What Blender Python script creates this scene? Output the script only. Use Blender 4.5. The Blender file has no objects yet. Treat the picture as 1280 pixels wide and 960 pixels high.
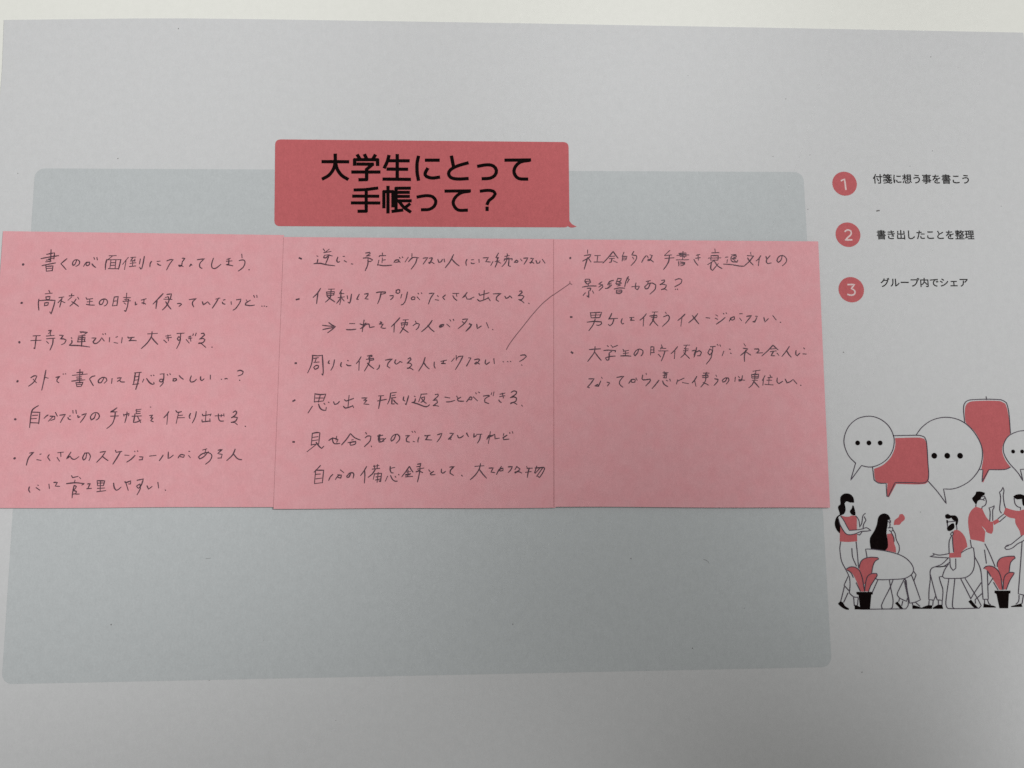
import bpy, math, random
from mathutils import Vector, Matrix
from mathutils.geometry import tessellate_polygon

random.seed(7)
scene = bpy.context.scene
COL = scene.collection

# ------------------------------------------------------------------ camera
# Pose solved from the corners of the printed panel and of the 75 mm notes (millimetres, page plane z = 0).
def rodrigues(w):
    w = Vector(w); th = w.length
    return Matrix.Rotation(th, 3, w / th)
R_CV = rodrigues((-.1185, -.0387, -.0084))
T_CV = Vector((2.4672, -2.1611, 211.7094))
F_PX = 961.0
FLIP = Matrix(((1, 0, 0), (0, -1, 0), (0, 0, -1)))           # page frame (y down, z away) -> world (y up, z up)
cam_pos_cv = -(R_CV.transposed() @ T_CV)
cam_pos = FLIP @ cam_pos_cv / 1000.0
cam_rot = FLIP @ R_CV.transposed() @ FLIP
cam_data = bpy.data.cameras.new("camera")
cam_data.sensor_width = 36.0
cam_data.lens = F_PX / 1280.0 * 36.0
cam_data.clip_start = 0.005
cam_data.clip_end = 50.0
cam = bpy.data.objects.new("camera", cam_data)
cam.matrix_world = Matrix.Translation(cam_pos) @ cam_rot.to_4x4()
COL.objects.link(cam)
scene.camera = cam

# ------------------------------------------------------------------ light
world = bpy.data.worlds.new("World"); scene.world = world
world.use_nodes = True
bg = world.node_tree.nodes["Background"]
bg.inputs["Color"].default_value = (1.0, 0.99, 0.955, 1)
bg.inputs["Strength"].default_value = 0.1587 / 0.68 * 1.0
LAMPS = [((.700, .250), (-.244, .125), .315, .8133),
         ((.416, .283), (-.093, -.119), .159, .2014),
         ((.516, .250), (.194, -.112), .090, .2414),
         ((.249, .250), (.174, .065), .211, .2915)]
for (px, py), (tx, ty), rad, amp in LAMPS:  # added, unseen spots; the gap between their pools stands in for a cast shadow
    ld = bpy.data.lights.new("added_pool_spot", 'SPOT')
    p = Vector((px, py, .9)); a = Vector((tx, ty, 0)); d = a - p
    ld.energy = amp * 4 * math.pi ** 2 / 0.68 * 1.0
    ld.spot_size = 2 * math.atan(rad / d.length)
    ld.spot_blend = 1.0
    ld.shadow_soft_size = .02
    ld.color = (1.0, 1.0, 1.005)
    lo = bpy.data.objects.new("added_pool_spot", ld)
    lo.location = p
    lo.rotation_euler = d.to_track_quat('-Z', 'Y').to_euler()
    COL.objects.link(lo)

scene.view_settings.view_transform = 'Standard'
scene.view_settings.look = 'None'
scene.view_settings.exposure = 0.05
scene.view_settings.gamma = 1
scene.view_settings.use_curve_mapping = False
scene.render.resolution_x = 1024
scene.render.resolution_y = 768
scene.cycles.use_denoising = False

# ------------------------------------------------------------------ materials
def paper_mat(name, color, rough=.9, blotch=.05, fine=.09, bump=.25, grain=2600.0, spec=.12, tint=None):
    m = bpy.data.materials.new(name); m.use_nodes = True
    nt = m.node_tree; N = nt.nodes; L = nt.links
    bs = N["Principled BSDF"]
    bs.inputs["Roughness"].default_value = rough
    bs.inputs["Specular IOR Level"].default_value = spec
    tc = N.new("ShaderNodeTexCoord")
    def noise(scale, detail, ro):
        n = N.new("ShaderNodeTexNoise"); n.inputs["Scale"].default_value = scale
        n.inputs["Detail"].default_value = detail; n.inputs["Roughness"].default_value = ro
        L.new(tc.outputs["Object"], n.inputs["Vector"]); return n
    n1 = noise(420.0, 3.0, .6)                       # cloudy formation of the pulp, 2 mm
    n2 = noise(grain, 2.0, .7)                       # fibre grain, 0.4 mm
    fibre = N.new("ShaderNodeMapping"); fibre.inputs["Scale"].default_value = (1.0, .35, 1.0)
    fibre.inputs["Rotation"].default_value = (0, 0, .5)
    L.new(tc.outputs["Object"], fibre.inputs["Vector"])
    n3 = N.new("ShaderNodeTexNoise"); n3.inputs["Scale"].default_value = grain * .8
    n3.inputs["Detail"].default_value = 1.0; n3.inputs["Distortion"].default_value = 1.2
    L.new(fibre.outputs["Vector"], n3.inputs["Vector"])
    def rng(src, lo, hi):
        r = N.new("ShaderNodeMapRange"); r.inputs["From Min"].default_value = .3; r.inputs["From Max"].default_value = .7
        r.inputs["To Min"].default_value = lo; r.inputs["To Max"].default_value = hi
        L.new(src.outputs["Fac"], r.inputs["Value"]); return r.outputs["Result"]
    a = rng(n1, 1 - blotch, 1 + blotch); b = rng(n2, 1 - fine, 1 + fine); c = rng(n3, 1 - fine * .6, 1 + fine * .6)
    m1 = N.new("ShaderNodeMath"); m1.operation = 'MULTIPLY'; L.new(a, m1.inputs[0]); L.new(b, m1.inputs[1])
    m2 = N.new("ShaderNodeMath"); m2.operation = 'MULTIPLY'; L.new(m1.outputs[0], m2.inputs[0]); L.new(c, m2.inputs[1])
    hsv = N.new("ShaderNodeHueSaturation"); hsv.inputs["Color"].default_value = (*color, 1)
    L.new(m2.outputs[0], hsv.inputs["Value"])
    if tint:
        n4 = noise(260.0, 2.0, .5)
        L.new(rng(n4, 1 - tint, 1 + tint), hsv.inputs["Saturation"])
    L.new(hsv.outputs["Color"], bs.inputs["Base Color"])
    bp = N.new("ShaderNodeBump"); bp.inputs["Strength"].default_value = bump; bp.inputs["Distance"].default_value = .00004
    L.new(n2.outputs["Fac"], bp.inputs["Height"]); L.new(bp.outputs["Normal"], bs.inputs["Normal"])
    return m

M = dict(
    paper=paper_mat("copier_paper", (.685, .692, .695), blotch=.018, fine=.022),
    panel=paper_mat("pale_grey_print", (.57, .60, .606), blotch=.022, fine=.036),
    red=paper_mat("red_print", (.585, .145, .155), blotch=.03, fine=.06),
    rose=paper_mat("pale_rose_print", (.80, .62, .61)),
    black=paper_mat("black_print", (.007, .004, .004), blotch=.1, fine=.3, rough=.8, spec=.03),
    caption=paper_mat("grey_black_print", (.035, .033, .033), blotch=.1, fine=.3),
    line=paper_mat("thin_line_print", (.095, .075, .10), blotch=.1, fine=.3),
    speck=paper_mat("grey_dust", (.22, .21, .21)),
    faint=paper_mat("faint_pen_ink", (.26, .13, .15)),
    note=paper_mat("pink_note_paper", (.835, .41, .44), blotch=.02, fine=.042, bump=.5, tint=.04),
    note_edge_shade=paper_mat("pink_note_shaded_edge", tuple(c * .7 for c in (.835, .41, .44))),  # darkened note colour: the shadow line is painted into the cut edges
    pen=paper_mat("dark_pen_ink", (.11, .06, .078), blotch=.2, fine=.35, rough=.6, spec=.25),
    table=paper_mat("cream_table_laminate", (.885, .89, .83), rough=.55, blotch=.012, fine=.01, bump=.04, grain=900.0, spec=.2),
)

# ------------------------------------------------------------------ helpers
def page(px, py):
    """A point measured on the 1280 x 960 photograph, carried back onto the page plane (metres, z = 0)."""
    d = R_CV.transposed() @ Vector(((px - 640) / F_PX, (py - 480) / F_PX, 1))
    s = -cam_pos_cv.z / d.z
    P = cam_pos_cv + d * s
    return Vector((P.x / 1000, -P.y / 1000))

def obj(name, verts, faces, mat, parent=None, smooth=False, label=None, kind=None):
    me = bpy.data.meshes.new(name); me.from_pydata([tuple(v) for v in verts], [], faces)
    me.materials.append(mat); me.update()
    if smooth: me.polygons.foreach_set('use_smooth', [True] * len(me.polygons))
    o = bpy.data.objects.new(name, me); COL.objects.link(o)
    if parent: o.parent = parent
    if label: o['label'] = label
    if kind: o['kind'] = kind
    return o

def empty(name, parent=None, label=None, cat=None, group=None):
    o = bpy.data.objects.new(name, None); COL.objects.link(o); o.empty_display_size = .02
    if parent: o.parent = parent
    if label: o['label'] = label
    if cat: o['category'] = cat
    if group: o['group'] = group
    return o

def smooth_path(pts, closed=False, maxturn=62, step=.0006):
    """Catmull-Rom through the points, keeping real corners sharp."""
    n = len(pts)
    if n < 3: return list(pts)
    def corner(i):
        if not closed and (i == 0 or i == n - 1): return True
        a = pts[i] - pts[i - 1]; b = pts[(i + 1) % n] - pts[i]
        if a.length < 1e-9 or b.length < 1e-9: return True
        return a.angle(b) > math.radians(maxturn)
    out = []
    segs = n if closed else n - 1
    for i in range(segs):
        p1, p2 = pts[i], pts[(i + 1) % n]
        t1 = (p2 - p1) if corner(i) else (p2 - pts[i - 1]) * .5
        j = (i + 1) % n
        t2 = (p2 - p1) if corner(j) else (pts[(i + 2) % n] - p1) * .5
        L = (p2 - p1).length
        t1 = t1.normalized() * L if t1.length > 0 else t1
        t2 = t2.normalized() * L if t2.length > 0 else t2
        k = max(2, min(12, int(L / step)))
        for s in range(k):
            u = s / k; u2 = u * u; u3 = u2 * u
            out.append(p1 * (2*u3 - 3*u2 + 1) + t1 * (u3 - 2*u2 + u) + p2 * (-2*u3 + 3*u2) + t2 * (u3 - u2))
    if not closed: out.append(pts[-1])
    return out

class Ink:
    """Collects flat ink shapes; z(x, y) is the paper surface they lie on."""
    def __init__(self, z): self.v = []; self.f = []; self.z = z; self.n = 0
    def _lift(self):
        self.n += 1
        return (self.n % 14) * 1.2e-6
    def stroke(self, pts, w, taper=True, wob=.16, turn=62):
        if len(pts) == 1: return self.dot(pts[0], w * .75)
        path = smooth_path(pts, maxturn=turn)
        q = [path[0]]
        for p in path[1:]:
            if (p - q[-1]).length > 1e-6: q.append(p)
        if len(q) < 2: return self.dot(pts[0], w * .75)
        h = self._lift(); b = len(self.v); n = len(q); ph = random.random() * 6
        for i, p in enumerate(q):
            a = q[max(i - 1, 0)]; c = q[min(i + 1, n - 1)]
            t = (c - a)
            t = t.normalized() if t.length > 0 else Vector((1, 0))
            nn = Vector((-t.y, t.x))
            ww = w * .5 * (1 + wob * math.sin(ph + i * .55) * .6)
            if taper:
                e = min(i, n - 1 - i) / max(1, n - 1)
                ww *= (.72 + .28 * min(1, e * 6)) * (1.08 if i < n * .35 else .95)
            if i == 0: p = p - t * w * .3
            if i == n - 1: p = p + t * w * .3
            for s in (1, -1):
                r = p + nn * ww * s
                self.v.append((r.x, r.y, self.z(r.x, r.y) + h))
            if i: self.f.append((b + 2*i - 2, b + 2*i - 1, b + 2*i + 1, b + 2*i))
    def dot(self, p, r, n=14):
        h = self._lift(); b = len(self.v); s = random.uniform(.8, 1); a0 = random.random() * 3
        for i in range(n):
            a = 2 * math.pi * i / n
            dx, dy = r * math.cos(a), r * s * math.sin(a)
            x = p.x + dx * math.cos(a0) - dy * math.sin(a0); y = p.y + dx * math.sin(a0) + dy * math.cos(a0)
            self.v.append((x, y, self.z(x, y) + h))
        self.f.append(tuple(range(b, b + n)))
    def disc(self, p, r, n=48):
        b = len(self.v); h = self._lift()
        for i in range(n):
            a = 2 * math.pi * i / n; x = p.x + r * math.cos(a); y = p.y + r * math.sin(a)
            self.v.append((x, y, self.z(x, y) + h))
        self.f.append(tuple(range(b, b + n)))
    def fill(self, pts, sm=True):
        path = smooth_path(pts, closed=True, maxturn=48) if sm else pts
        b = len(self.v); h = self._lift()
        for p in path: self.v.append((p.x, p.y, self.z(p.x, p.y) + h))
        for t in tessellate_polygon([[Vector((p.x, p.y, 0)) for p in path]]):
            i, j, k = t
            a, c, d = path[i], path[j], path[k]
            if (c.x - a.x) * (d.y - a.y) - (c.y - a.y) * (d.x - a.x) < 0: j, k = k, j
            self.f.append((b + i, b + j, b + k))
    def build(self, name, mat, parent, **kw):
        if not self.f: return None
        o = obj(name, self.v, self.f, mat, parent, **kw)
        me = o.data                                     # every ink face looks up
        import bmesh
        bm = bmesh.new(); bm.from_mesh(me)
        for f in bm.faces:
            if f.normal.z < 0: f.normal_flip()
        bm.to_mesh(me); bm.free()
        return o

def flat(z): return lambda x, y: z

def slab(name, outline, z0, z1, mat, parent=None, **kw):
    n = len(outline)
    v = [(p.x, p.y, z0) for p in outline] + [(p.x, p.y, z1) for p in outline]
    f = [tuple(range(n))[::-1], tuple(range(n, 2 * n))] + [(i, (i + 1) % n, n + (i + 1) % n, n + i) for i in range(n)]
    o = obj(name, v, f, mat, parent, **kw)
    import bmesh
    bm = bmesh.new(); bm.from_mesh(o.data); bmesh.ops.recalc_face_normals(bm, faces=bm.faces); bm.to_mesh(o.data); bm.free()
    return o

def rounded(x0, y0, x1, y1, r, n=8):
    out = []
    for cx, cy, a0 in ((x1 - r, y1 - r, 0), (x0 + r, y1 - r, 90), (x0 + r, y0 + r, 180), (x1 - r, y0 + r, 270)):
        for i in range(n + 1):
            a = math.radians(a0 + 90 * i / n); out.append(Vector((cx + r * math.cos(a), cy + r * math.sin(a))))
    return out

def print_text(s, name, mat, parent, bl, tr, z, weight=0.0):
    """Flat printed lettering, its ink box fitted between two corners measured on the page."""
    cu = bpy.data.curves.new(name, 'FONT'); cu.body = s; cu.size = 1.0; cu.resolution_u = 5
    cu.fill_mode = 'FRONT'
    t = bpy.data.objects.new("lettering_source", cu); COL.objects.link(t)
    dg = bpy.context.evaluated_depsgraph_get(); dg.update()
    me = bpy.data.meshes.new_from_object(t.evaluated_get(dg))
    bpy.data.objects.remove(t)
    xs = [v.co.x for v in me.vertices]; ys = [v.co.y for v in me.vertices]
    x0, x1, y0, y1 = min(xs), max(xs), min(ys), max(ys)
    sx = (tr.x - bl.x) / (x1 - x0); sy = (tr.y - bl.y) / (y1 - y0)
    src = [(bl.x + (v.co.x - x0) * sx, bl.y + (v.co.y - y0) * sy) for v in me.vertices]
    fc = [tuple(p.vertices) for p in me.polygons]
    vv, ff = [], []
    shifts = [(0, 0)] + [(weight * math.cos(a * math.pi / 4), weight * math.sin(a * math.pi / 4)) for a in range(8)] if weight else [(0, 0)]
    for q, (dx, dy) in enumerate(shifts):                 # a rounded, bolder cut of the same letters
        n0 = len(vv)
        vv += [(x + dx, y + dy, z + q * 1.1e-6) for x, y in src]
        ff += [tuple(i + n0 for i in f) for f in fc]
    bpy.data.meshes.remove(me)
    me = bpy.data.meshes.new(name); me.from_pydata(vv, [], ff); me.update()
    me.materials.clear(); me.materials.append(mat)
    me.name = name
    o = bpy.data.objects.new(name, me); COL.objects.link(o); o.parent = parent
    return o

# ------------------------------------------------------------------ the table
def table():
    bx = rounded(-.75, -.38, .75, .55, .02)
    n = len(bx)
    rings = [(bx, -.025), (bx, -.0015), ([p * .9985 for p in bx], 0.0)]
    v = [(p.x, p.y, z) for ring, z in rings for p in ring]
    f = [tuple(range(n))[::-1], tuple(range(2 * n, 3 * n))]
    for k in range(2):
        f += [(k*n + i, k*n + (i + 1) % n, (k + 1)*n + (i + 1) % n, (k + 1)*n + i) for i in range(n)]
    return obj("tabletop", v, f, M['table'], kind='structure', label="cream white laminate table top under the printed sheet")
table()

# ------------------------------------------------------------------ the printed sheet
SHEET_TOP = .00016
sheet = empty("printed_sheet", label="large white printed worksheet with a grey panel, red title banner and cartoon people", cat="paper sheet")
tl, trc = page(5.3, 25.3), page(1275, 41)
X0, X1, Y1 = tl.x, tl.x + .297, tl.y
Y0 = Y1 - .210
def sheet_outline():
    out = [Vector((X0, Y0)), Vector((X1, Y0)), Vector((X1, Y1 - .0001))]
    for px, py in ((1150, 38.6), (960, 35.0), (640, 29.2), (320, 24.3), (240, 23.4), (170, 23.4), (80, 24.5), (5.3, 25.3)):
        out.append(page(px, py))
    out += [page(4.0, 62), page(2.9, 88)]
    return out
so = sheet_outline()
slab("paper", so, .00002, SHEET_TOP, M['paper'], sheet)

Z1, Z2, Z3, Z4 = SHEET_TOP + 3e-5, SHEET_TOP + 6e-5, SHEET_TOP + 9e-5, SHEET_TOP + 12e-5
k = Ink(flat(Z1))
cx, cy, W, H = -.026, -.010, .2164, .1377
k.fill(rounded(cx - W/2, cy - H/2, cx + W/2, cy + H/2, .0027), sm=False)
k.build("grey_panel", M['panel'], sheet)

k = Ink(flat(Z2))
def quad_round(c, r=.0011, n=5):
    pts = []
    m = len(c)
    for i in range(m):
        a, b, d = c[i - 1], c[i], c[(i + 1) % m]
        u, w = (a - b).normalized(), (d - b).normalized()
        for j in range(n + 1):
            t = j / n; p0 = b + u * r; p2 = b + w * r
            pts.append(p0 * (1 - t)**2 + b * 2 * t * (1 - t) + p2 * t * t)
    return pts
bq = [page(*p) for p in ((344.3, 174.6), (710.6, 178.0), (711.8, 284.6), (343.2, 283.0))]
body = quad_round(bq, .0016)
k.fill(body, sm=False)
banner = k.build("title_banner", M['red'], sheet, label="red rounded title banner")
k = Ink(flat(Z2 + 1e-5))
k.fill([page(*p) for p in ((709.5, 276), (711.6, 276.5), (715.0, 280.6), (720.8, 283.4), (716, 284.8), (711, 284.0), (708.5, 281))])
k.build("banner_tail", M['red'], banner)
TITLE = """
396 186
95,211 505,213
298,98 300,215
300,215 270,330 195,430 100,485
300,215 330,330 400,430 495,490
655,108 690,165
770,104 798,162
935,110 900,168
608,262 608,180
608,180 975,180
975,180 975,265
655,250 900,252
895,255 800,335
800,335 800,495
800,498 685,500
570,377 1005,377
1155,120 1130,210 1085,305
486 186
-15,196 320,198
-17,330 295,333
-82,490 340,495
137,105 137,490
475,133 455,230 455,380 475,502
595,188 800,188
620,325 582,400 600,445 690,473 805,460
1005,130 1035,285
1262,232 1100,280 990,340 958,400 990,462 1090,488 1262,482
576 186
278,284 420,262 520,280 570,350 545,430 470,475 350,484
715,188 1108,184
1090,192 960,215 880,280 850,360 870,430 930,482 1062,490
430 226
172,152 350,145 535,122
150,250 550,252
128,358 568,360
358,150 358,490
358,492 235,492
640,430 640,178
640,178 785,177
785,177 785,415
706,100 706,512
835,125 1056,123
835,123 835,485
850,190 1040,190
850,255 1040,255
790,325 1070,325
778,494 935,474
880,330 960,430 1062,500
1050,378 985,430
530 226
-102,264 0,246 60,243 140,260 190,330 165,410 90,460 -32,468
345,170 736,166
720,174 600,195 510,260 467,345 490,420 550,473 688,475
908,170 1020,158 1110,172 1140,215 1100,275 1040,320 1012,378
1010,432 1010,474
"""
groups, wx = [Ink(flat(Z3)), Ink(flat(Z3))], 0
for ln in TITLE.strip().splitlines():
    if ',' not in ln: wx, wy = map(float, ln.split()); continue
    pts = [page(wx + float(s.split(',')[0]) / 12.8, wy + float(s.split(',')[1]) / 12.8) for s in ln.split()]
    groups[wy > 200].stroke(pts, .00097 if wy < 200 else .00092, taper=False, wob=0)
for gk in groups: gk.build("title_lettering", M['black'], banner)

for (ccx, ccy, r), num, nb in (((1055.4, 229.9, 15.3), "1", ((1051.0, 226.2), (1055.3, 224.3), (1056.9, 237.2))),
                               ((1059.6, 293.6, 15.5), "2", ((1055.7, 289.7), (1059.2, 287.6), (1063.0, 289.0), (1063.6, 292.7), (1060.2, 296.4), (1056.0, 300.4), (1064.4, 300.0))),
                               ((1063.7, 362.3, 15.9), "3", ((1059.4, 356.0), (1067.8, 355.7), (1063.6, 361.0), (1067.8, 363.4), (1068.0, 367.2), (1064.2, 369.3), (1059.2, 368.3)))):
    k = Ink(flat(Z1))
    c = page(ccx, ccy); rr = (page(ccx + r, ccy) - page(ccx - r, ccy)).length / 2
    k.disc(c, rr)
    o = k.build("numbered_circle", M['red'], sheet, label="red circle holding the number " + num)
    k = Ink(flat(Z2))
    k.stroke([page(*p) for p in nb], .00046, taper=False, wob=0)
    k.build("numeral", M['rose'], o)
for s, (x0, yt, x1, yb) in (("付箋に想う事を書こう", (1091.2, 218.3, 1209.9, 229.6)),
                            ("書き出したことを整理", (1096.2, 288.0, 1216.5, 299.4)),
                            ("グループ内でシェア", (1100.8, 347.6, 1208.8, 358.9))):
    print_text(s, "caption_lettering", M['caption'], sheet, page(x0, yb), page(x1, yt), Z1, weight=.00005)

# stray specks of toner and dust lying on the sheet
k = Ink(flat(Z3))
for x, y, r in ((223.5, 36.3, .9), (148, 198.5, .9), (139.5, 780.5, 1.1), (788.5, 698, 1.0), (641, 780, .9), (865.5, 810, .9),
                (23, 217, .7), (1009.5, 262, .7), (1163, 71.5, .8), (1165, 189, .7), (1137, 208, .6), (1012, 194, .7), (966, 196, .6),
                (1197, 85, .6), (1251, 258, .6), (1077, 840, .8), (330, 800, .5), (52, 600, .4), (1054, 440.5, .9), (262, 850, .6),
                (982, 124, .6), (1150, 640, .6), (930, 760, .6), (500, 130, .5), (860, 95, .5), (420, 900, .5), (1215, 500, .5)):
    if 290 < y < 634 and x < 1030: continue
    k.dot(page(x, y), r * .00016, 8)
k.stroke([page(1095.6, 263.9), page(1098.6, 263.4)], .00045)
k.stroke([page(879, 699), page(884, 701), page(886, 704)], .00007)
k.stroke([page(258, 698.2), page(264, 697.5)], .00009)
k.build("dust_speck", M['speck'], sheet, kind='stuff')

# printed illustration: speech bubbles, people, chairs, plants
def illustration(text):
    g = lines = None
    zs = {'R': Z1, 'P': Z2, 'K': Z3}; ms = {'R': M['red'], 'P': M['paper'], 'K': M['black']}
    for ln in text.strip().splitlines() + ['G end']:
        h, _, rest = ln.partition(' ')
        h, _, part = h.partition('@')
        if h == 'G':
            if lines and lines.f: lines.build("outline", M['line'], g)
            if rest == 'end': return
            nm, _, lab = rest.partition(' ')
            g = empty(nm, sheet, label=lab or None); lines = Ink(flat(Z4)); idx = 0
        elif h == 'W':
            a = rest.split(); wx, wy, sc = float(a[0]), float(a[1]), float(a[2])
        elif h == 'D':
            xy, r = rest.split(); x, y = map(float, xy.split(','))
            p = page(wx + x / sc, wy + y / sc); q = page(wx + (x + float(r)) / sc, wy + y / sc)
            kk = Ink(flat(Z3)); kk.disc(p, (q - p).length, 20); kk.build("ellipsis_dot", M['black'], g)
        else:
            pts = [page(wx + float(a) / sc, wy + float(b) / sc) for a, b in (s.split(',') for s in rest.split())]
            if h in zs:
                idx += 1
                kk = Ink(flat(zs[h] + idx * 1e-6)); kk.fill(pts); kk.build(part, ms[h], g)
            else: lines.stroke(pts, .00023, taper=False, wob=.08, turn=48)
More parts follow.
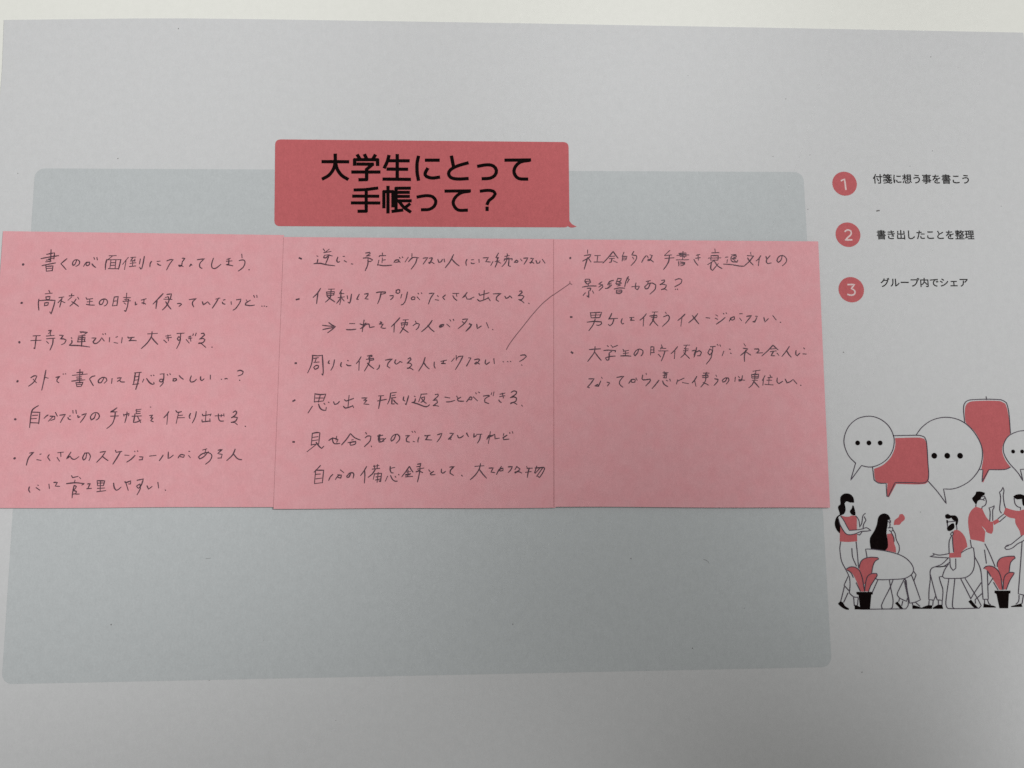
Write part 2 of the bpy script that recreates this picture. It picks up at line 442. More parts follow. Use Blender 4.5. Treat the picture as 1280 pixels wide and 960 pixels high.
ILLUSTRATION = """
G speech_bubble small round speech bubble with three dots
W 1030 490 5.12
S 200,455 160,415 135,365 125,317 134,265 160,215 205,175 245,160 285,155 330,162 380,188 420,230 442,280 447,317 436,375 400,430 350,465 300,480 268,478 238,470 168,565 200,455
D 213,326 15
D 285,326 15
D 357,326 15
G speech_bubble red square speech bubble
W 1030 490 5.12
R@bubble_fill 452,295 610,292 640,300 652,330 660,440 668,562 645,588 460,588 413,675 402,660 404,584 345,578 325,560 318,492 370,470 420,425 448,370 455,330
S 440,280 520,278 610,278 640,288 652,315 662,450 665,555 642,580 550,580 452,580 410,668 400,668 395,584 345,582 318,562 308,482
G speech_bubble large round speech bubble with three dots
W 1030 490 5.12
S 587,275 625,225 690,180 775,162 860,178 930,225 985,300 1008,360 1010,420 992,490 940,560 880,600 820,620 762,620 780,715 725,640 665,572
D 703,408 18
D 786,408 18
D 868,408 18
G speech_bubble tall red speech bubble
W 1030 490 5.12
R@bubble_fill 903,190 900,110 912,75 945,60 1120,58 1158,75 1172,120 1187,270 1160,300 1140,345 1140,390 1160,440 1192,482 1165,494 1055,500 1016,580 1006,572 1016,500 1004,498 1016,430 1014,370 990,300 955,245 920,212
S 897,195 890,100 902,65 940,50 1130,50 1165,70 1178,120 1190,265
S 990,495 1014,498 1008,575 1052,497 1160,495 1190,480
S 1034,30 1038,50
G speech_bubble round speech bubble at the right margin
W 1030 490 5.12
S 1280,247 1240,252 1180,280 1148,330 1146,385 1175,445 1240,520 1270,570 1253,495 1300,490 1350,455 1380,400 1382,350 1360,295 1320,258 1280,247
D 1207,381 12
D 1265,381 12
D 1323,381 12
G printed_person standing woman with dark hair and red top
W 1040 605 11.3
R@top 120,445 180,460 240,460 270,445 330,450 345,480 345,600 350,740 352,808 220,818 105,810 108,600 105,520
P@bare_arm 90,460 130,470 200,590 240,655 360,645 350,700 230,715 180,690 105,570 85,500
P@bare_arm 352,480 380,560 385,620 352,650
K@hair 115,270 113,190 150,145 200,132 255,145 298,195 308,262 285,262 240,258 215,245 190,250 172,275 185,330 185,380 165,420 130,440 105,430 100,395 82,345 85,310 112,290
K@hair 285,300 300,310 325,400 325,440 290,440 255,410 250,375 275,345
K@hair 105,430 60,465 35,540 40,600 70,660 105,695 110,600 85,520 80,480 95,455 130,440
S 85,490 105,565 180,690 230,715 330,700 400,670 480,665 545,655 510,630 480,615 430,630
S 120,455 170,530 200,590 240,655 360,645 440,630
S 330,450 370,500 385,610 415,555 425,480 435,440 465,415
S 450,460 475,510 440,570 435,620
S 355,710 385,720 415,680
S 118,815 105,900 108,950 130,1087 190,1207 230,1287 165,1427 240,1512
S 170,1447 120,1647
S 220,1537 160,1667
S 240,1302 250,1407 240,1537 300,1592 360,1597
S 300,1597 310,1717
S 365,1607 355,1707
S 275,907 285,1027 340,1157
S 335,815 345,900 370,1177
K@shoe 80,1687 115,1652 150,1672 175,1717 235,1757 230,1775 180,1767 110,1722
K@shoe 315,1707 350,1712 410,1752 410,1769 315,1769
G printed_person seated woman with long dark hair
W 1080 630 12
R@top 340,450 400,440 440,500 450,600 470,650 475,728 300,690 350,640
K@hair 100,680 85,600 85,510 150,400 190,300 205,210 240,160 300,140 360,165 392,225 352,240 345,330 330,420 350,560 350,650 310,700 200,685
S 370,235 392,250 392,275 375,275 385,300 380,345
S 350,265 390,268
S 355,357 420,352 430,390 400,412 375,395
S 430,390 460,440 480,540 520,620 522,700 500,745
S 400,420 440,500 445,560
S 600,1120 500,1320 490,1360 530,1410 632,1457 645,1410
S 705,1065 740,1150 840,1435 760,1470 680,1485 640,1280 625,1140
S 740,1010 775,1060 740,1150
S 525,1420 515,1460
S 575,1455 560,1520
S 720,1490 725,1520
S 770,1475 830,1530
K@shoe 460,1485 495,1460 535,1510 580,1565 540,1570
K@shoe 720,1515 760,1520 860,1555 860,1570 720,1570
R@speech_puff 440,315 455,240 510,200 530,155 570,148 605,190 600,240 560,270 530,310 480,312
G printed_chair rounded lounge chair
W 1080 690 12
S 40,80 18,-45 100,-45 300,-20 500,30 620,90 700,170 735,240 730,300 690,350 600,395 440,408 200,412 160,390
S 200,420 120,600
S 375,415 395,540 430,720 420,830 385,852
S 430,415 390,520 255,800 270,850
S 90,855 380,852 620,850 655,800 655,680 610,400
S 600,440 650,670
G printed_person seated man with beard, glasses and red shirt
W 1150 630 12
R@shirt 500,400 540,385 600,410 660,480 690,560 705,640 620,720 610,800 430,805 435,735 500,730 490,600 485,470
K@hair 370,190 375,160 410,145 450,170 520,170 560,210 565,260 548,320 525,310 530,260 490,240 465,205 420,222 385,215
K@glasses_lens 388,240 412,240 414,292 392,285
K@beard 395,360 420,330 470,290 500,290 510,330 500,370 440,405 405,395
S 410,268 520,258
S 540,315 547,380
S 402,290 408,340
S 480,415 450,450 470,482 492,450 485,415
S 463,480 430,560 430,735
S 480,490 485,600 497,718
S 430,742 290,765 230,755 185,738 205,765 140,785 230,795 430,807
W 1140 690 12
S 562,95 570,220 610,275 650,240 648,100
S 530,95 440,180 340,220 290,240 265,290 268,400 250,560 245,710 320,720 348,655
S 560,150 470,212 350,222 520,210
S 270,340 310,500 350,650 370,715 450,722 455,560 420,450 400,370 450,365
S 250,725 245,795
S 310,725 305,795
S 388,725 390,792
S 445,725 445,790
K@shoe 130,835 240,795 300,800 290,850 140,850
K@shoe 300,838 380,790 445,790 460,850 310,850
G printed_chair shell chair
W 1140 690 12
S 730,10 810,-40 900,-70 915,-60 930,60 925,220 890,310 820,370 740,390 480,390 450,360 480,270 540,180
S 545,400 500,750 510,820 540,845 1000,840 1030,800 960,670 790,395
S 635,400 600,760 600,820 625,845
S 725,400 870,690
G printed_person standing man with glasses and red jumper
W 1200 600 10.67
R@jumper 205,355 290,380 345,495 400,555 435,555 435,680 415,718 370,705 332,680 320,830 240,810 135,790 105,600 110,480 150,400
R@cuff 432,550 500,515 520,560 448,602
P@bare_arm 280,612 300,630 338,672 338,695
K@hair 155,240 200,190 210,155 260,152 325,170 320,200 280,220 265,260 235,275 220,300 210,330 165,270
S 275,225 320,215 345,280 330,335 290,355 285,380
S 265,255 300,262 320,240
S 320,270 300,262
S 205,330 205,352
S 390,545 395,420 380,370 420,360 450,340 445,370 430,400 430,540
S 500,515 575,455
S 520,555 600,485
S 130,800 145,890
S 325,850 380,960 460,1150
S 320,930 345,1110
W 1200 680 10.67
S 185,160 265,330 290,600 300,735 370,735 362,500 358,355
S 275,515 190,640 135,730
S 285,660 195,740 200,790
S 430,455 372,545
S 320,740 322,795
S 360,740 380,795 400,805
S 360,360 405,430
S 440,510 500,610
K@shoe 105,765 140,740 180,790 235,850 185,850
K@shoe 305,845 310,790 370,808 440,822 470,835 470,846
G printed_person standing woman in red top reaching out
W 1200 600 10.67
R@top 600,368 700,400 780,412 850,392 900,420 930,560 920,720 805,742 790,680 735,580 730,515 640,495 575,450
K@hair 705,220 740,195 800,188 850,205 875,270 860,355 830,330 820,250 760,258 715,235
S 545,440 522,400 535,230 520,160 545,140 565,95 580,140 570,200 580,300 598,372
S 715,240 725,310 760,355 800,365 800,395
S 820,740 720,820 670,860 620,870 590,905 610,925 650,922 700,900 760,850 853,800 920,730
S 610,885 640,875
S 820,825 805,1050 770,1515 850,1533 930,1533
S 905,720 940,1100 930,1533
S 780,1535 775,1615 740,1653
S 838,1540 820,1645
K@shoe 675,1680 760,1658 810,1643 825,1690 675,1692
G printed_potted_plant
W 1040 680 11.3
R@leaf 190,360 240,325 320,325 380,370 420,470 440,580 450,670 400,670 330,500 270,400 220,372
R@leaf 380,340 400,250 450,205 540,185 640,190 655,210 600,245 570,320 555,415 500,450 465,560 445,570 420,460
R@leaf 455,665 470,540 500,450 560,415 625,415 632,445 590,510 540,590 510,670
S 190,360 240,325 320,325 380,370 420,470 440,580 455,660
S 375,340 400,250 450,205 540,185 640,190 655,210 600,245 570,320 555,415
S 455,665 470,540 500,450 560,415 625,415 632,445 590,510 540,590 510,670
S 335,545 395,665
S 215,370 260,400 295,470
K@flowerpot 340,675 570,675 570,710 550,712 530,925 395,925 370,720 340,705
G printed_potted_plant
W 1200 680 10.67
R@leaf 305,325 340,295 420,295 490,340 535,430 560,610 520,610 440,480 370,370 340,340
R@leaf 500,320 490,250 530,190 610,165 715,160 730,185 670,240 650,370 600,410 565,520 540,430
R@leaf 570,605 575,480 600,410 660,375 715,380 710,400 660,480 610,605
S 310,325 340,295 420,295 490,340 535,430 558,605
S 490,300 490,250 530,190 610,165 715,160 730,185 670,240 648,370
S 568,605 575,480 600,410 660,375 715,380 710,400 660,480 610,605
K@flowerpot 455,620 665,620 665,655 645,660 635,855 520,855 480,665 455,650
"""
illustration(ILLUSTRATION)

# ------------------------------------------------------------------ the sticky notes
NOTES = {
    1: dict(q=((4.8, 289.5), (355.3, 294.3), (343.4, 633.4), (-19, 635.2)), lift=(.00022, .00030),
            label="pink sticky note with seven handwritten lines, leftmost of the three in the row"),
    2: dict(q=((355.2, 296.9), (693.6, 299.6), (694.0, 634.6), (343.0, 635.8)), lift=(.00036, .00034),
            label="pink sticky note in the middle of the row, under the red title banner"),
    3: dict(q=((692.0, 300.0), (1021.6, 302.6), (1035.6, 634.6), (692.4, 633.2)), lift=(.00044, .00032),
            label="pink sticky note with blank lower half, rightmost of the row beside the cartoon people"),
}
def make_note(i, strokes):
    d = NOTES[i]
    TL, TR, BR, BL = [page(*p) for p in d['q']]
    zb = SHEET_TOP + (.00010, .00022, .00036)[i - 1]      # each overlaps the one to its left by a hair
    th = .00012
    up = (TL + TR - BL - BR).normalized(); org = (TL + TR) / 2; ht = ((TL + TR) / 2 - (BL + BR) / 2).length
    rt = (TR - TL).normalized(); mid = (TL + BL) / 2; wd = (TR - TL).length
    def lift(x, y):
        p = Vector((x, y))
        t = min(1.05, max(0, (org - p).dot(up) / ht)); u = min(1.05, max(-.05, (p - mid).dot(rt) / wd))
        s = max(0, (t - .28) / .72)
        return (d['lift'][0] * (1 - u) + d['lift'][1] * u) * s * s + .00002 * math.sin(u * 7 + i) * t
    g = empty("sticky_note", label=d['label'], cat="sticky note", group="pink sticky notes in a row across the sheet")
    n = 24
    top, bot = [], []
    for a in range(n + 1):
        for b in range(n + 1):
            u, t = b / n, a / n
            p = (TL * (1 - u) + TR * u) * (1 - t) + (BL * (1 - u) + BR * u) * t
            if a == n: p = p + up * .00006 * math.sin(u * 9 + i * 2)
            z = zb + lift(p.x, p.y)
            top.append((p.x, p.y, z + th)); bot.append((p.x, p.y, z))
    v = top + bot; o = len(top); f = []
    for a in range(n):
        for b in range(n):
            q = a * (n + 1) + b
            f.append((q, q + n + 1, q + n + 2, q + 1)); f.append((o + q, o + q + 1, o + q + n + 2, o + q + n + 1))
    edge = [b for b in range(n + 1)] + [a * (n + 1) + n for a in range(1, n + 1)] + \
           [n * (n + 1) + b for b in range(n - 1, -1, -1)] + [a * (n + 1) for a in range(n - 1, 0, -1)]
    w0 = len(v); m = len(edge)
    v += [v[e] for e in edge] + [v[o + e] for e in edge]        # the cut edge has vertices of its own
    for j in range(m):
        j2 = (j + 1) % m
        f.append((w0 + j, w0 + j2, w0 + m + j2, w0 + m + j))
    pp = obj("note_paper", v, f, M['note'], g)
    pp.data.materials.append(M['note_edge_shade'])
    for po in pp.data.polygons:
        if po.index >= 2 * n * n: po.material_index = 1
        elif po.index % 2 == 0: po.use_smooth = True
    surf = lambda x, y: zb + th + lift(x, y) + 1.6e-5
    ink = Ink(surf); wx = wy = 0; faint = False
    for ln in strokes.strip().splitlines():
        a = ln.split()
        if a[0] == 'W': wx, wy = float(a[1]), float(a[2]); continue
        if a[0] == 'F': faint = True; continue
        if a[0] == 'L':
            ink.build("connecting_line" if faint else "handwritten_line", M['faint' if faint else 'pen'], g, label="long thin line drawn between two remarks" if faint else None)
            ink = Ink(surf); faint = False; continue
        pts = [page(wx + float(s.split(',')[0]) * 3 / 32, wy + float(s.split(',')[1]) * 3 / 32) for s in a]
        # the page positions were measured as if flat: carry them along the sight line up to the lifted paper
        out = []
        for p in pts:
            z = surf(p.x, p.y)
            dd = Vector((p.x, p.y, 0)) - cam_pos
            out.append(Vector((p.x, p.y)) + Vector((dd.x, dd.y)) * (z / dd.z))
        if not ink.f and len(out) == 2 and (out[0] - out[1]).length < .0009: ink.stroke(out, .00050, taper=False)
        elif len(out) == 2 and (out[0] - out[1]).length < .0004: ink.stroke(out, .00034)
        elif len(out) == 1: ink.dot(out[0], .00036 if not ink.f else .0002)
        else: ink.stroke(out, .00024 if faint else .00034, taper=not faint, wob=0 if faint else .16)
    return g
STROKES = {}
STROKES[1] = """
W 10 305
202,273
574,75 572,130 568,200 560,240
515,138 620,118 612,200
440,195 560,172 675,155
540,200 600,190
512,215 562,208
505,238 575,228
455,288 540,270 635,252
505,292 512,362
505,300 600,292 590,358
515,327 590,322
512,362 590,355
785,197 706,262 775,340
915,215 892,272 868,285 860,255 888,215 930,212 955,235 945,275 905,298
1008,298 1040,250 1088,243 1086,272 1058,290 1040,280 1050,240
1120,265 1140,292 1170,312
1145,180 1155,205
1185,180 1192,212
W 120 305
175,157 270,155
220,160 150,215
145,205 128,270 125,340
160,210 335,208
330,208 318,270 300,335
200,215 185,325
265,215 255,325
205,250 260,248
202,285 255,283
165,328 300,330
430,180 355,270
400,225 380,340
465,180 530,175
492,182 460,228 520,220
518,200 516,230
455,258 532,250
490,240 485,295
445,302 530,292
592,200 580,265
645,165 628,260 610,330 595,332 583,310
740,230 722,265 720,305
815,232 855,228
820,262 840,280 865,284
945,225 985,210 1030,205 980,270 942,345
1150,190 1186,190 1150,240
1152,230 1142,290 1112,298 1100,282 1130,285 1162,302
W 230 305
75,300 95,265 106,285
178,210 275,195 225,240 208,275 214,310 240,325
392,190 368,270 375,315 410,328 450,305 492,272
572,205 618,190
565,230 640,225
600,193 596,270 560,275 600,280 652,291
770,135 775,185
735,222 790,212 815,240 790,310 725,360
868,343
L
W 10 305
182,785
545,618 560,650
497,665 590,655
505,702 510,740
503,705 562,700 552,738 510,742
412,735 405,800 412,882
412,755 520,748 628,752 612,820 575,935 558,905
490,785 486,825
490,785 542,780 530,815 488,822
680,715 745,705
724,708 705,780 690,840
668,782 712,735
712,762 760,782
850,665 846,688
815,692 880,687
850,705 800,750
930,710 945,735
908,735 870,790 825,828
850,768 900,800 940,830
1040,715 1055,735
1050,737 1130,728
1055,772 1125,765
1092,735 1085,812
1045,805 1100,814 1152,815
W 120 305
108,740 85,800 52,808 45,775 80,740 130,735 155,770 140,810 110,826
245,705 220,825
250,707 295,700 280,820
240,762 282,757
225,824 280,818
410,655 400,758
370,712 460,715
378,738 440,735
360,765 460,757
432,740 420,830 395,900 378,888
375,785 397,802
525,772 525,815 547,800
605,748 670,730
642,735 635,800
612,785 640,788 662,802
895,662 830,730 762,800
815,752 806,805 800,860
945,672 1005,665 992,735
905,735 1015,740
925,712 960,705
960,700 975,745 935,830 885,880
930,770 965,825 1000,868
1085,795 1125,792 1140,804 1108,832
W 230 305
70,742 165,728 120,765 112,800 130,838
245,770 258,810 290,790 315,770 348,808
425,735 480,720
462,720 425,785 378,855
525,747 548,742
512,775 520,795 548,802
628,770 632,805
700,745 760,735 745,780 690,860 655,882
830,745 845,772
885,750 825,788 818,812 880,822 940,815
930,685 940,712
970,685 975,712
1035,828 1045,829
1068,827 1076,828
1098,834 1106,835
L
W 10 400
152,297
335,212 430,207
305,275 440,270
378,212 365,320 357,388 345,372
540,142 580,138
562,135 565,205
540,180 575,155
510,214 615,206
515,250 625,242
602,245 595,320 560,400
515,285 540,312
688,203 737,205 700,257 735,250 775,268 755,308 715,328
845,235 852,245
850,270 852,305 820,330
818,338 950,342 1090,360
960,155 975,172
965,158 1062,165 1010,195
940,215 1030,208
938,235 930,290
935,238 1028,235 1018,282
935,262 1020,260
925,292 1030,286
990,200 985,280 980,350
1120,240 1175,240 1135,290 1150,312 1185,310 1225,275 1250,235 1283,280
W 120 400
90,185 97,195
123,180 130,190
182,235 178,290
265,230 288,222
240,300 290,310
350,235 340,305
425,225 432,240 510,230
482,230 452,272 435,278 480,272 537,276
690,185 820,178
748,155 740,220 680,310 605,380
745,235 780,280 825,325
930,215 998,202
938,240 1005,232
958,200 966,278
905,268 942,302
1080,180 1175,175
1130,178 1122,258 1100,272 1085,250 1102,222 1125,238 1115,300 1075,380
W 230 400
58,228 95,215
62,248 105,240
78,215 92,282
30,260 70,308
125,185 118,208
163,175 152,210
230,180 262,176 275,200 205,260 250,245 280,262 255,300 190,312 215,305 245,325 290,365
370,362 380,362
L
W 10 400
127,817
305,770 345,745 385,747 360,805 330,842 275,882
335,788 378,836
505,670 485,780 450,935
490,760 535,776
640,765 692,753 660,785 652,815 678,837
735,720 742,721
765,718 771,719
960,660 955,820
918,702 1000,695 985,732
858,738 1055,720
912,762 980,757
918,787 980,782
850,815 940,805 1025,798
905,835 918,885
905,838 1000,830 975,885
920,862 982,858
920,888 975,885
1160,745 1118,755 1088,785 1110,830 1138,875
W 120 400
105,775 68,835 35,835 32,805 85,765 135,775 145,810 110,842
215,780 208,845
285,775 340,768 310,808
285,818 315,802 335,825 382,826
515,705 605,697
525,710 512,790 500,855
580,705 562,820 530,925
525,757 572,752
516,802 566,797
490,860 570,850
637,790 620,828
675,780 710,830 750,857 777,850 770,830
732,738 740,745
767,735 774,742
855,722 910,716
905,720 900,800 870,828 845,815 855,790 890,790 895,840 855,885
950,725 958,737
985,716 992,728
1028,815 1030,785 1070,782 1075,800 1045,815 1025,802
1110,740 1135,770 1165,790
W 230 400
98,745 80,800 95,828 135,820 165,790
222,755 222,795 240,808 268,785
352,735 350,788
497,790 502,791
545,785 565,780 580,785
715,680 750,670 790,688 775,725 722,745
740,802 746,806
L
W 10 500
97,257
405,75 330,125 310,180 295,300 288,368
330,162 425,165 410,318
325,207 395,202
312,250 380,246
300,302 400,306
535,200 510,215 482,245
632,165 658,215
560,215 625,220 622,255 570,272
595,225 540,282
690,203 768,193 735,235 700,298
820,215 835,212
800,232 810,255 836,262
865,140 868,175
905,135 912,180
930,205 935,235 960,222
985,200 1045,180 1010,240 965,298
1168,185 1150,240 1112,265 1098,225 1140,175 1190,170 1218,205 1208,245 1175,267
W 120 500
278,105 230,140 190,158 280,158
195,216 298,212
258,158 250,230 215,320 145,380
365,190 375,215
370,200 445,180 432,212
415,160 405,230 385,300
530,135 600,122
542,125 535,180
545,155 590,150
540,182 590,178
480,217 605,212
520,185 500,300 550,292 600,265
557,225 595,300
724,93 732,96
715,207 757,200 725,240 760,238 730,278 765,290
970,155 945,195 905,235
957,185 945,325
1065,140 1085,165 1140,155
1102,165 1070,310
1095,207 1155,202
1085,237 1180,235
W 230 500
88,178 70,220 80,247
165,155 150,230 112,305
245,188 252,210 360,192
295,150 285,290
360,185 350,212
240,265 242,292 350,280
345,252 348,290
415,212 530,205
530,185 535,215
458,185 462,250 485,280 527,280
500,195 495,225
655,165 685,145 702,160 690,195 630,240 660,225 712,235 690,280 625,300 675,300 712,330
815,348 821,353
L
W 10 500
88,778
290,708 345,695 275,770 245,868
425,724 442,720
385,795 440,805
550,728 528,762 560,808
665,703 740,695
702,697 706,755
655,765 687,815
840,695 810,740 778,785 830,750 850,780 890,792 945,755
1048,705 1038,775 1008,800 995,770 1025,708 1075,705 1100,750 1080,808
W 120 500
55,697 128,685 90,745 10,830
85,750 120,780 160,808
260,670 268,697 345,685
327,690 280,770 225,855
385,735 440,738
520,738 470,790 410,828
514,682 520,689
552,678 558,685
580,757 628,760 612,795
575,798 622,796
715,748 800,738
895,735 870,775 845,808
965,695 962,780 990,768 1030,735
1095,772 1130,728 1180,735 1168,765 1125,755
1238,685 1252,685
1235,740 1257,768
W 230 500
250,667 305,650
292,655 277,722
325,690 260,760 210,785 193,760 230,725 300,700 355,715 372,750 345,810 288,855
455,670 510,658 450,715 510,725 495,770
453,775 500,772
682,655 650,730 570,808
655,712 700,770 735,792 770,796
L
W 10 580
285,305 276,345 292,378
397,282 405,286
375,315 425,350
546,268 552,325
610,245 658,245 630,295 690,298
848,155 860,182 935,165
955,180 970,196
895,215 885,245
780,262 900,250 1020,263 985,280
882,285 862,380 855,450
885,285 912,300 890,335 865,345
870,350 912,365 905,395 865,402
905,402 950,400
1060,267 1097,260 1065,325
1050,330 1112,325
W 120 580
15,225 20,285
15,222 117,225 100,285
25,255 105,252
60,225 55,360
25,290 100,288
20,325 115,320
12,370 130,355
235,255 245,320 270,350 295,342 335,308
385,235 395,250 465,225 458,268 435,265
395,240 430,350
548,217 632,200 600,290 565,325 540,295 585,265 590,330 548,410
680,290 702,335 747,300
825,245 835,320
922,345 928,352
L
"""
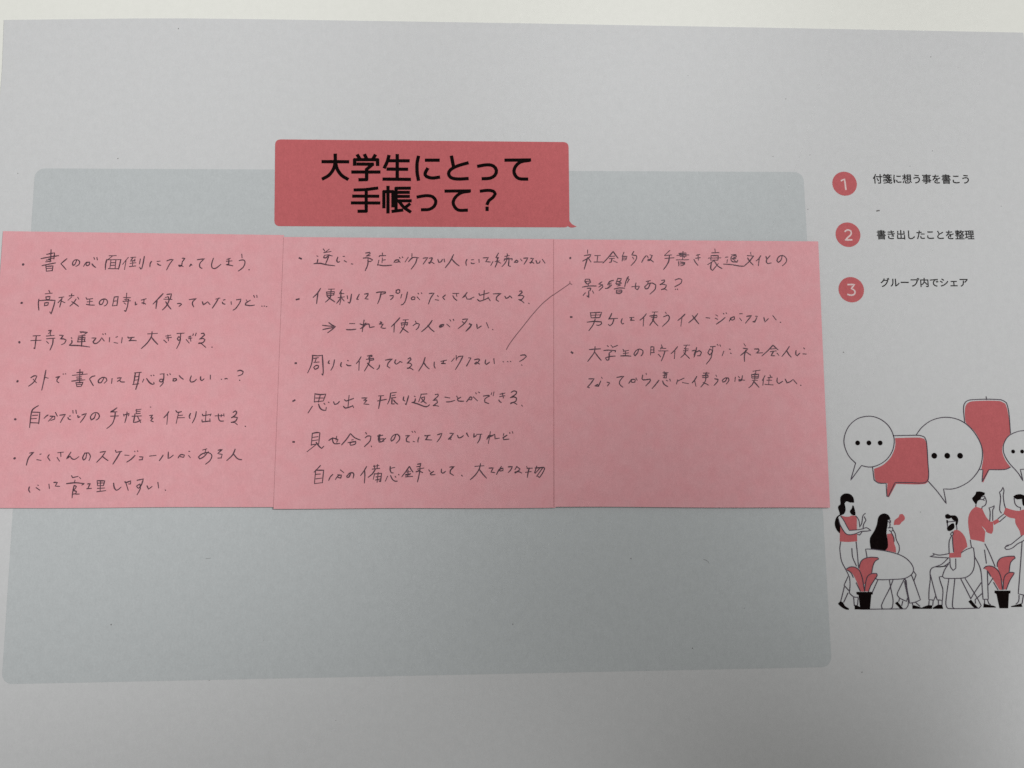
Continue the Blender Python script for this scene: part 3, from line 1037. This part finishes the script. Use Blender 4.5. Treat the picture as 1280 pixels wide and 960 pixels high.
STROKES[2] = """
W 360 305
150,185 178,198
470,65 490,95
548,70 490,115
478,115 575,100
485,155 475,180 505,185 545,150 590,160
490,150 550,142
545,155 525,210 500,268
385,158 400,164
398,205 390,250 345,265
350,262 430,258 520,278 625,290
665,175 650,225 668,245 690,235
735,165 755,165
750,222 780,240
845,264 865,268
1035,120 1090,112 1095,130 1045,160
1045,160 1095,155
1005,188 1070,185 1130,212 1095,235 1060,222
1068,200 1065,270 1030,355
W 470 305
85,120 88,160
42,170 50,155 130,155
85,185 80,250
85,215 125,210
40,215 22,285
20,275 100,290 210,282
240,245 262,215 305,212 300,238 258,245
300,215 322,245
315,180 322,192
350,172 358,182
430,175 388,240
480,130 478,195
435,235 490,180 570,185
548,185 530,250 470,335
630,190 690,180 630,268
738,180 750,195 715,262 700,250 735,240 775,262
710,190 752,185
825,205 838,245 870,235 885,205
908,200 915,240
1035,140 990,230 925,315
1015,205 1060,255 1110,292
W 580 305
40,205 25,240 32,285
100,212 128,208
95,250 108,262 140,258
200,205 202,245
255,185 325,182 290,235 350,240
385,235 358,285
460,120 425,185 462,178 435,225
415,235 470,225
445,180 440,250 415,308
455,240 488,255
575,130 582,150
545,165 605,155
575,150 570,185
548,195 600,185
540,200 535,225
540,205 645,195 640,215
570,215 545,260 508,300
600,215 592,290 620,298
670,245 700,215 720,230 712,245 680,245
755,200 772,225
795,190 850,185 830,225 800,270
888,192 925,190 890,258 875,250 905,240 932,258
960,220 975,258 1005,250 1015,225
1045,205 1080,255
L
W 360 305
110,742 148,732
435,592 390,660 335,712
400,650 390,720 382,795
540,603 622,600
515,640 520,690
515,640 620,635 610,680
525,665 610,660
520,690 610,680
575,610 570,680
570,680 560,720 500,775
525,700 570,735 625,772
720,610 685,665 745,660
710,650 700,700
668,715 752,705
710,690 690,740 650,790
705,740 690,808
715,720 748,760
790,690 795,730
848,668 830,770 820,790 800,775
950,670 915,740 940,738
1020,668 1070,660 1060,690 1025,730 1070,735
W 470 305
5,648 50,640 130,640 125,655 75,670
70,640 50,730 22,795
185,690 232,688 225,715 195,742
320,615 300,608 270,618 268,650 295,660 318,640 312,612
345,670 330,720
420,640 395,750 365,800 335,812
470,725 490,705 520,710 515,740 475,742 470,722
548,705 582,742
560,655 570,668
605,650 612,662
710,660 775,655 730,720 700,800
820,688 830,700
790,742 835,750
925,680 890,710 915,742
1025,660 1105,658
1072,658 1078,700
1025,690 1045,725 1078,752
1215,645 1190,680 1150,722 1195,690 1215,735 1270,735
W 580 305
75,735 132,708
270,622 262,750
200,660 210,685 335,650
180,738 210,762 330,718
320,710 350,758
390,665 495,660 440,700 430,745 462,765
545,695 560,725 595,712 610,690 640,720
740,630 765,625 775,645 720,695 775,685 800,700 770,740 725,742 765,755 800,785
862,788 870,796
L
W 360 385
460,230 540,240 615,245
465,288 520,275 620,258
545,195 585,225 635,248 590,285 530,330
822,208 890,208
778,288 840,290 905,282
1015,160 990,315
960,210 1000,225 1040,200
1035,215 1005,255 965,275
985,260 1050,215 1080,215 1090,260 1150,250
W 470 385
55,185 80,190 45,215
45,212 95,215 65,260 105,272 130,268
318,130 260,195 205,248
245,215 240,320
362,160 430,155
335,200 345,240
335,200 425,195 410,235
345,225 410,218
395,160 375,250 320,335
340,260 380,290 430,325
525,175 535,195
495,235 540,205 578,215 565,260 535,290
748,165 700,235 610,315
690,230 730,280 775,315
845,250 865,225 908,220 890,245 850,262 880,232
945,215 985,252
985,155 998,175
1030,150 1038,165
1155,152 1222,145 1180,205 1095,275
1150,180 1175,205
1240,215 1275,215 1245,260 1200,308
W 580 385
70,215 105,220 80,260 25,310
75,205 95,235
170,215 178,275 230,240
300,195 328,265
380,286 388,290
L
W 360 385
95,735 112,736
325,630 330,650 310,760 262,865
325,630 395,638 460,630
458,628 465,740 470,860 462,900 452,880
345,672 405,662
378,668 360,718
345,725 415,720
350,785 375,765 408,770 400,800 360,818 342,790
550,700 535,735 555,740
620,690 605,770 572,830
712,725 702,770 715,785
795,700 805,705
780,752 800,768 840,768
975,650 945,700 912,740
950,710 945,830
1060,640 1120,630 1115,650
1075,665 1125,640
1045,685 1140,670 1145,690 1090,700
1085,640 1085,720 1020,840
1060,735 1100,775 1145,808
1220,760 1212,800 1185,820
W 470 385
125,695 218,678 165,730 150,775 185,800
265,690 250,725 270,750 310,725 318,712 348,725
425,680 455,662 468,685 415,740 455,735 478,760 440,800 412,805 455,800 495,825
655,660 630,740 570,840
640,730 668,775 710,812
778,720 775,770 790,802
865,712 940,695
905,705 890,740 868,738 925,742
1008,712 1045,668
1070,632 1070,695
1070,680 1100,650
1098,648 1160,640 1120,720 1060,820
1208,770 1265,670
1235,665 1262,665
W 580 385
35,775 90,672
140,690 190,680 210,690 165,745 140,745 165,720 208,748
290,690 282,735 300,752 342,722
398,675 405,742
520,715 528,719
580,714 588,718
618,712 624,715
755,632 810,625 832,645 790,685 742,712
768,758 774,764
L
W 360 475
65,283 92,268
360,180 350,295
360,185 435,195 505,188 470,280
370,240 470,240
432,195 405,295
352,292 465,280
325,350 268,438
408,320 425,370 460,400 505,405 510,365
480,310 492,325
538,295 548,302
608,290 622,325 660,315 685,285
815,205 800,365
755,262 775,280 875,245
740,350 765,375 865,345
860,340 875,368
985,240 1055,238 1010,275
1015,265 1050,270 1010,320 1080,325
W 470 475
35,212 102,208
20,280 100,265 140,258
65,210 50,300 35,380
195,175 270,165
195,178 185,250 155,320
215,210 255,200
205,240 265,232
215,240 210,320 245,318
235,265 255,295 290,322
370,225 362,265 385,280
435,210 400,335 390,315
510,215 522,222
525,250 515,290 478,300
480,298 560,320 670,358 715,330
600,190 680,185
605,190 570,290
600,240 650,225 640,270 600,298
610,250 635,285 670,310
790,195 825,188 830,210 760,275 810,265 820,300 760,345 790,340 835,350
920,228 985,240
940,292 990,290 1050,272
1075,215 1090,235
1130,230 1085,255 1100,280 1170,282
W 580 475
35,290 85,225 108,232 100,265 70,262
125,225 180,278
155,170 165,185
195,160 208,170
258,215 325,205 345,212 280,250 278,295 330,315
370,170 362,195
400,160 390,210
480,190 545,175
475,222 545,210
512,175 525,240
465,265 475,285 498,300
630,165 665,145 700,155 695,185 615,240 665,225 700,240 690,285 625,305 620,318 660,300 705,325
768,335 780,350
L
W 360 475
65,825 85,826
325,710 310,870
325,712 385,700 425,705 410,850
330,765 400,755
325,810 400,798
310,865 405,850
370,865 255,955
375,830 420,890 450,912 478,882
545,805 600,775 668,795 650,830
650,750 640,800
592,770 600,825 625,850 690,845
832,715 780,790 715,865
840,720 890,770 965,800
850,800 870,795
800,835 905,820 895,855 835,870 825,850 845,830
1035,700 1048,720
1030,770 1065,745 1105,750 1095,810 1020,888
1110,880 1115,890
1195,745 1265,735
1215,730 1205,790 1215,830 1280,815
1205,790 1280,785
W 470 475
22,748 90,738
55,728 45,795 65,830 130,778
28,788 100,782
265,725 240,790 205,815 200,785 235,735 285,722 315,755 310,800 270,842
395,745 450,738 405,780 410,820 445,828
480,685 490,698
515,682 525,698
495,820 515,822
572,765 560,800 560,830
650,740 665,745 725,735
695,740 670,785 655,795 745,800
820,730 880,712 855,770 815,825
985,710 1035,712 990,765 965,790
975,790 1005,765
985,775 1000,795
1085,735 1100,770 1130,768 1165,742
1210,705 1232,755
W 580 475
32,712 60,755
135,715 130,765 165,740
170,725 240,722
220,725 210,790 180,840
352,690 325,845
305,790 330,740 362,740
310,775 410,725 415,785 470,775
530,715 525,740
575,735 520,770 530,795 600,788
610,700 612,712
645,690 652,708
L
W 380 555
220,285 190,320 135,375
155,350 140,525
155,350 262,350 245,518
155,405 220,400
160,465 235,455
140,528 248,515
385,405 350,440 330,485
485,345 530,380
420,472 460,420 500,415 490,455 455,445
450,410 500,415
575,430 605,390 650,382 665,405 655,455
625,385 600,440 575,445 568,425
835,300 800,360 755,420
808,355 812,420 805,520
925,300 1000,285
935,285 945,330
980,275 975,320
910,335 1010,325
950,340 910,400 855,445
940,395 925,470
940,400 1035,390 1020,505 1000,490
960,440 1030,430
955,480 1025,465
990,380 975,510
1150,325 1210,312
1150,300 1150,350 1165,385 1190,385
1115,430 1085,495
1155,420 1175,465 1210,495 1245,495
1215,430 1225,445
1260,405 1268,412
W 490 555
230,300 190,360 132,435
235,300 255,340 280,375
190,375 245,368
180,405 250,395
215,350 210,435
180,415 240,410
180,438 275,432
340,270 385,262 375,300 330,302
340,335 425,320
375,300 370,345
355,350 400,380
320,372 360,360 410,382
375,340 360,420 340,505
490,345 510,370
555,365 510,395 520,412 575,408
660,335 658,375 680,390 715,365
770,308 830,300 780,350 775,390 820,418
928,415 938,428
1105,298 1225,290
1180,262 1165,330 1110,415 1045,475
1170,345 1210,400 1260,455
W 580 555
335,322 390,318 360,375 410,382
435,405 470,340 520,322 520,355 480,360 475,335 500,300
590,305 645,302 620,350 590,380
705,300 680,340
700,300 745,330 740,345 680,390 680,375 735,370 770,388
835,300 845,320
840,325 910,322
820,378 895,368
870,320 855,380 845,445
970,295 960,330 940,385
950,320 1065,312 1075,330 1040,400 1005,448 985,430
1010,325 950,390
1045,325 970,430
L
F
W 580 385
1186,-174 1120,-122 1042,-55 985,6 900,103 780,255 680,380 600,490 565,555
L
"""
STROKES[3] = """
F
W 690 305
15,682 120,610 235,530
240,500 238,525 265,540
L
W 690 305
244,187
475,80 475,125
430,155 520,140 500,175 410,228
475,180 455,250 430,335
485,190 520,240
570,155 645,152
610,158 600,240
560,240 680,240
815,100 750,180 680,255
820,105 850,150 880,188
770,165 835,162
765,195 835,190
800,195 790,240 765,245
820,225 870,248
960,110 935,165
945,155 935,228
950,165 1000,165 985,210
945,188 990,188
940,212 985,210
1090,100 1065,145 1125,155 1130,185 1100,240 1055,285
1075,175 1090,200
W 790 305
190,155 155,195 130,245
205,160 215,185
240,145 275,155
265,160 240,215 210,222 215,205 245,210 285,240
505,85 435,150
435,155 530,145
440,192 560,183
500,150 490,230 455,295 420,340
680,100 675,210
625,125 720,120 720,165
600,152 760,145
630,140 720,140
640,165 715,165
645,130 700,180
590,212 755,210
620,235 625,290
640,240 705,250 695,275 650,290
640,265 700,262
860,150 905,140
850,190 910,182
880,140 885,215
825,205 850,250 880,285
1105,65 1110,115
1065,118 1160,115
1055,155 1150,155 1145,215 1060,215
1055,155 1050,215
1020,188 1185,185
1100,218 1010,275
1060,240 1050,330 1075,352 1150,260
1100,230 1140,290 1200,328
W 890 305
180,178 212,172
205,210 200,250
155,268 260,275 380,295 430,295
275,160 320,150 325,170 270,195
260,145 320,140
260,165 252,205 270,235
270,200 320,195
265,235 330,238 345,215
290,210 335,245
515,110 520,140
470,155 555,160
550,165 500,230 430,292
475,185 510,240 550,280
650,155 625,195 590,225
630,195 618,290
720,165 730,205 775,155
730,205 725,240 745,262 790,252
935,160 920,215 885,245 865,225 885,175 940,152 990,190 990,240 940,290
L
W 690 305
445,475 440,500 470,535 515,510 500,470 450,468
455,500 500,495
485,530 485,555
405,575 495,560 590,560
470,590 520,590 505,625
490,625 490,715 465,690
415,685 445,650
540,625 555,655
665,505 620,535 675,540 625,575
670,545 680,570 628,620
820,485 770,500 740,545 800,545 745,590 710,592
760,530 790,520
775,560 745,580
880,455 850,530
875,460 925,460 910,495 860,500
880,500 930,520 860,540
850,525 920,550 870,560
830,600 900,585 970,590
860,615 860,655 900,662 930,640 930,615 870,615
875,640 925,635
1020,435 1000,460 1030,470 1000,520
1015,440 985,500 970,570
1120,520 1112,590 1140,610 1165,570
1065,570 1160,562
W 790 305
190,500 245,488
220,495 205,540
245,520 215,590 180,598 170,570 210,535 270,520 315,545 310,600 240,668
395,485 435,480 430,505 370,545 410,535 460,550 440,590 390,608 430,600 465,615
575,480 625,462 665,475 655,520 570,570
578,602 582,606
605,600 610,610
L
W 700 380
140,173 160,174
405,115 415,180
405,118 555,110 530,180 415,185
480,120 470,180
415,150 540,145
362,242 450,232 550,238 555,262 520,285 485,280
470,200 440,280 385,355
690,125 665,180 645,200 770,190
720,195 700,260 665,290 645,272
830,195 815,240 835,268 850,258
930,182 985,178
955,180 945,218 935,215 990,218
W 800 380
85,130 45,180 0,215
50,185 42,295
165,108 235,105
195,108 190,140
130,160 225,150 225,180 150,178
185,140 180,205 130,285
165,200 200,250 240,290
340,110 350,130
315,170 370,148 392,170 380,220 300,298
600,135 560,175 505,220
560,180 545,295
770,130 730,180 650,250
700,155 740,210 785,265
880,182 930,188
1010,145 1035,160
1005,190 1035,205
1135,180 1075,230 1018,268
1112,125 1120,135
1148,115 1155,128
W 900 380
125,228 150,185 190,170 195,200 165,215 145,205 140,185
262,130 298,130
262,188 288,222
355,165 420,155 385,200 340,255
475,162 500,165
490,180 465,240 435,240 475,222
585,180 600,240 645,195
705,155 748,212
803,242 812,246
L
W 700 380
150,640 170,655
390,608 460,602 540,598
468,568 460,640 420,700 370,765
470,650 505,700 550,752
630,555 645,568
680,550 700,570
768,552 700,578
585,620 640,615 745,622 735,640
690,632 655,655 655,700
660,665 650,745 625,750 605,720 660,700 735,695
840,605 855,625
845,630 915,618
845,660 910,652
875,625 870,685
810,692 880,690 945,695
1050,600 1035,650 1000,690 985,670 1010,625 1060,600 1105,620 1105,660 1080,692
W 800 380
145,570 140,680
145,570 185,572 185,650
145,612 185,612
145,650 190,645
285,545 300,580
280,590 345,592
285,575 275,600
250,625 375,625
335,625 310,700 285,758
245,670 275,705
500,570 460,620 415,660
465,625 458,728
585,550 660,548
620,550 600,600
590,595 645,600
580,625 640,620
610,600 600,660 545,712
585,650 625,690 660,725
755,580 740,650 720,710
695,625 745,615 720,680
750,640 790,622 820,645 800,690 765,690
940,570 1005,565
970,570 965,640 930,680 905,650 930,600 965,620 945,720 885,800
1030,540 1040,552
1065,545 1075,562
1118,630 1095,690
1190,600 1205,605
1205,655 1218,660
W 900 380
320,530 340,560
310,590 370,598 330,640 275,685
345,615 325,690 328,765
350,640 410,682
460,600 515,600 520,625 480,655 570,650
705,550 640,620 560,692
705,550 740,580 775,612
670,600 740,595
670,635 750,625
715,630 680,690 730,690
760,655 785,685
925,565 890,620 825,700
890,620 915,670 950,708
1015,620 1010,670 1030,690 1065,655
1115,585 1130,600
1105,665 1150,668
L
W 720 420
170,572 240,570 200,630 150,685 180,690
340,550 350,565
330,600 300,670 250,665 290,645 300,665
415,615 450,625 420,665
545,552 640,535 590,590 580,640 625,682
705,630 745,580 790,580 785,615 745,620 735,580
800,560 815,590
935,500 940,515
890,520 880,570 900,585 990,575 990,600 930,665
1105,590 1060,650 1015,700
W 810 420
215,475 225,490
200,490 268,488
215,505 255,505 245,525
200,530 245,525 245,560
205,555 240,560
230,500 220,550
195,600 215,645 265,675
245,590 262,600
290,575 298,600
395,585 380,640
400,600 480,562
460,620 540,635
650,540 620,590 590,625
622,595 640,670
740,495 815,495
780,485 775,515
725,530 800,520 800,550 740,555
730,555 735,545
770,500 765,600 705,680
735,620 780,640 805,655
905,520 915,540
890,570 935,580 925,610 880,660
1050,560 1035,600 1000,615 990,590 1030,560 1070,560 1080,590 1045,640
W 900 420
205,550 198,605
245,540 260,555
300,530 285,590 255,600 250,580 330,590
440,470 535,455
480,460 475,500
420,515 515,510 510,560 425,560
420,515 425,560
425,540 510,540
465,500 465,590
430,590 500,590
455,595 430,650 385,690
455,610 490,650 520,685
600,530 565,590
580,570 572,655
665,520 680,545
640,555 695,550
625,590 690,590
655,555 650,640
600,645 710,652
765,560 760,610 785,635 835,605
870,575 895,625 935,610 975,580 1025,638
1072,655 1082,658
L
"""
for i in (1, 2, 3): make_note(i, STROKES[i])
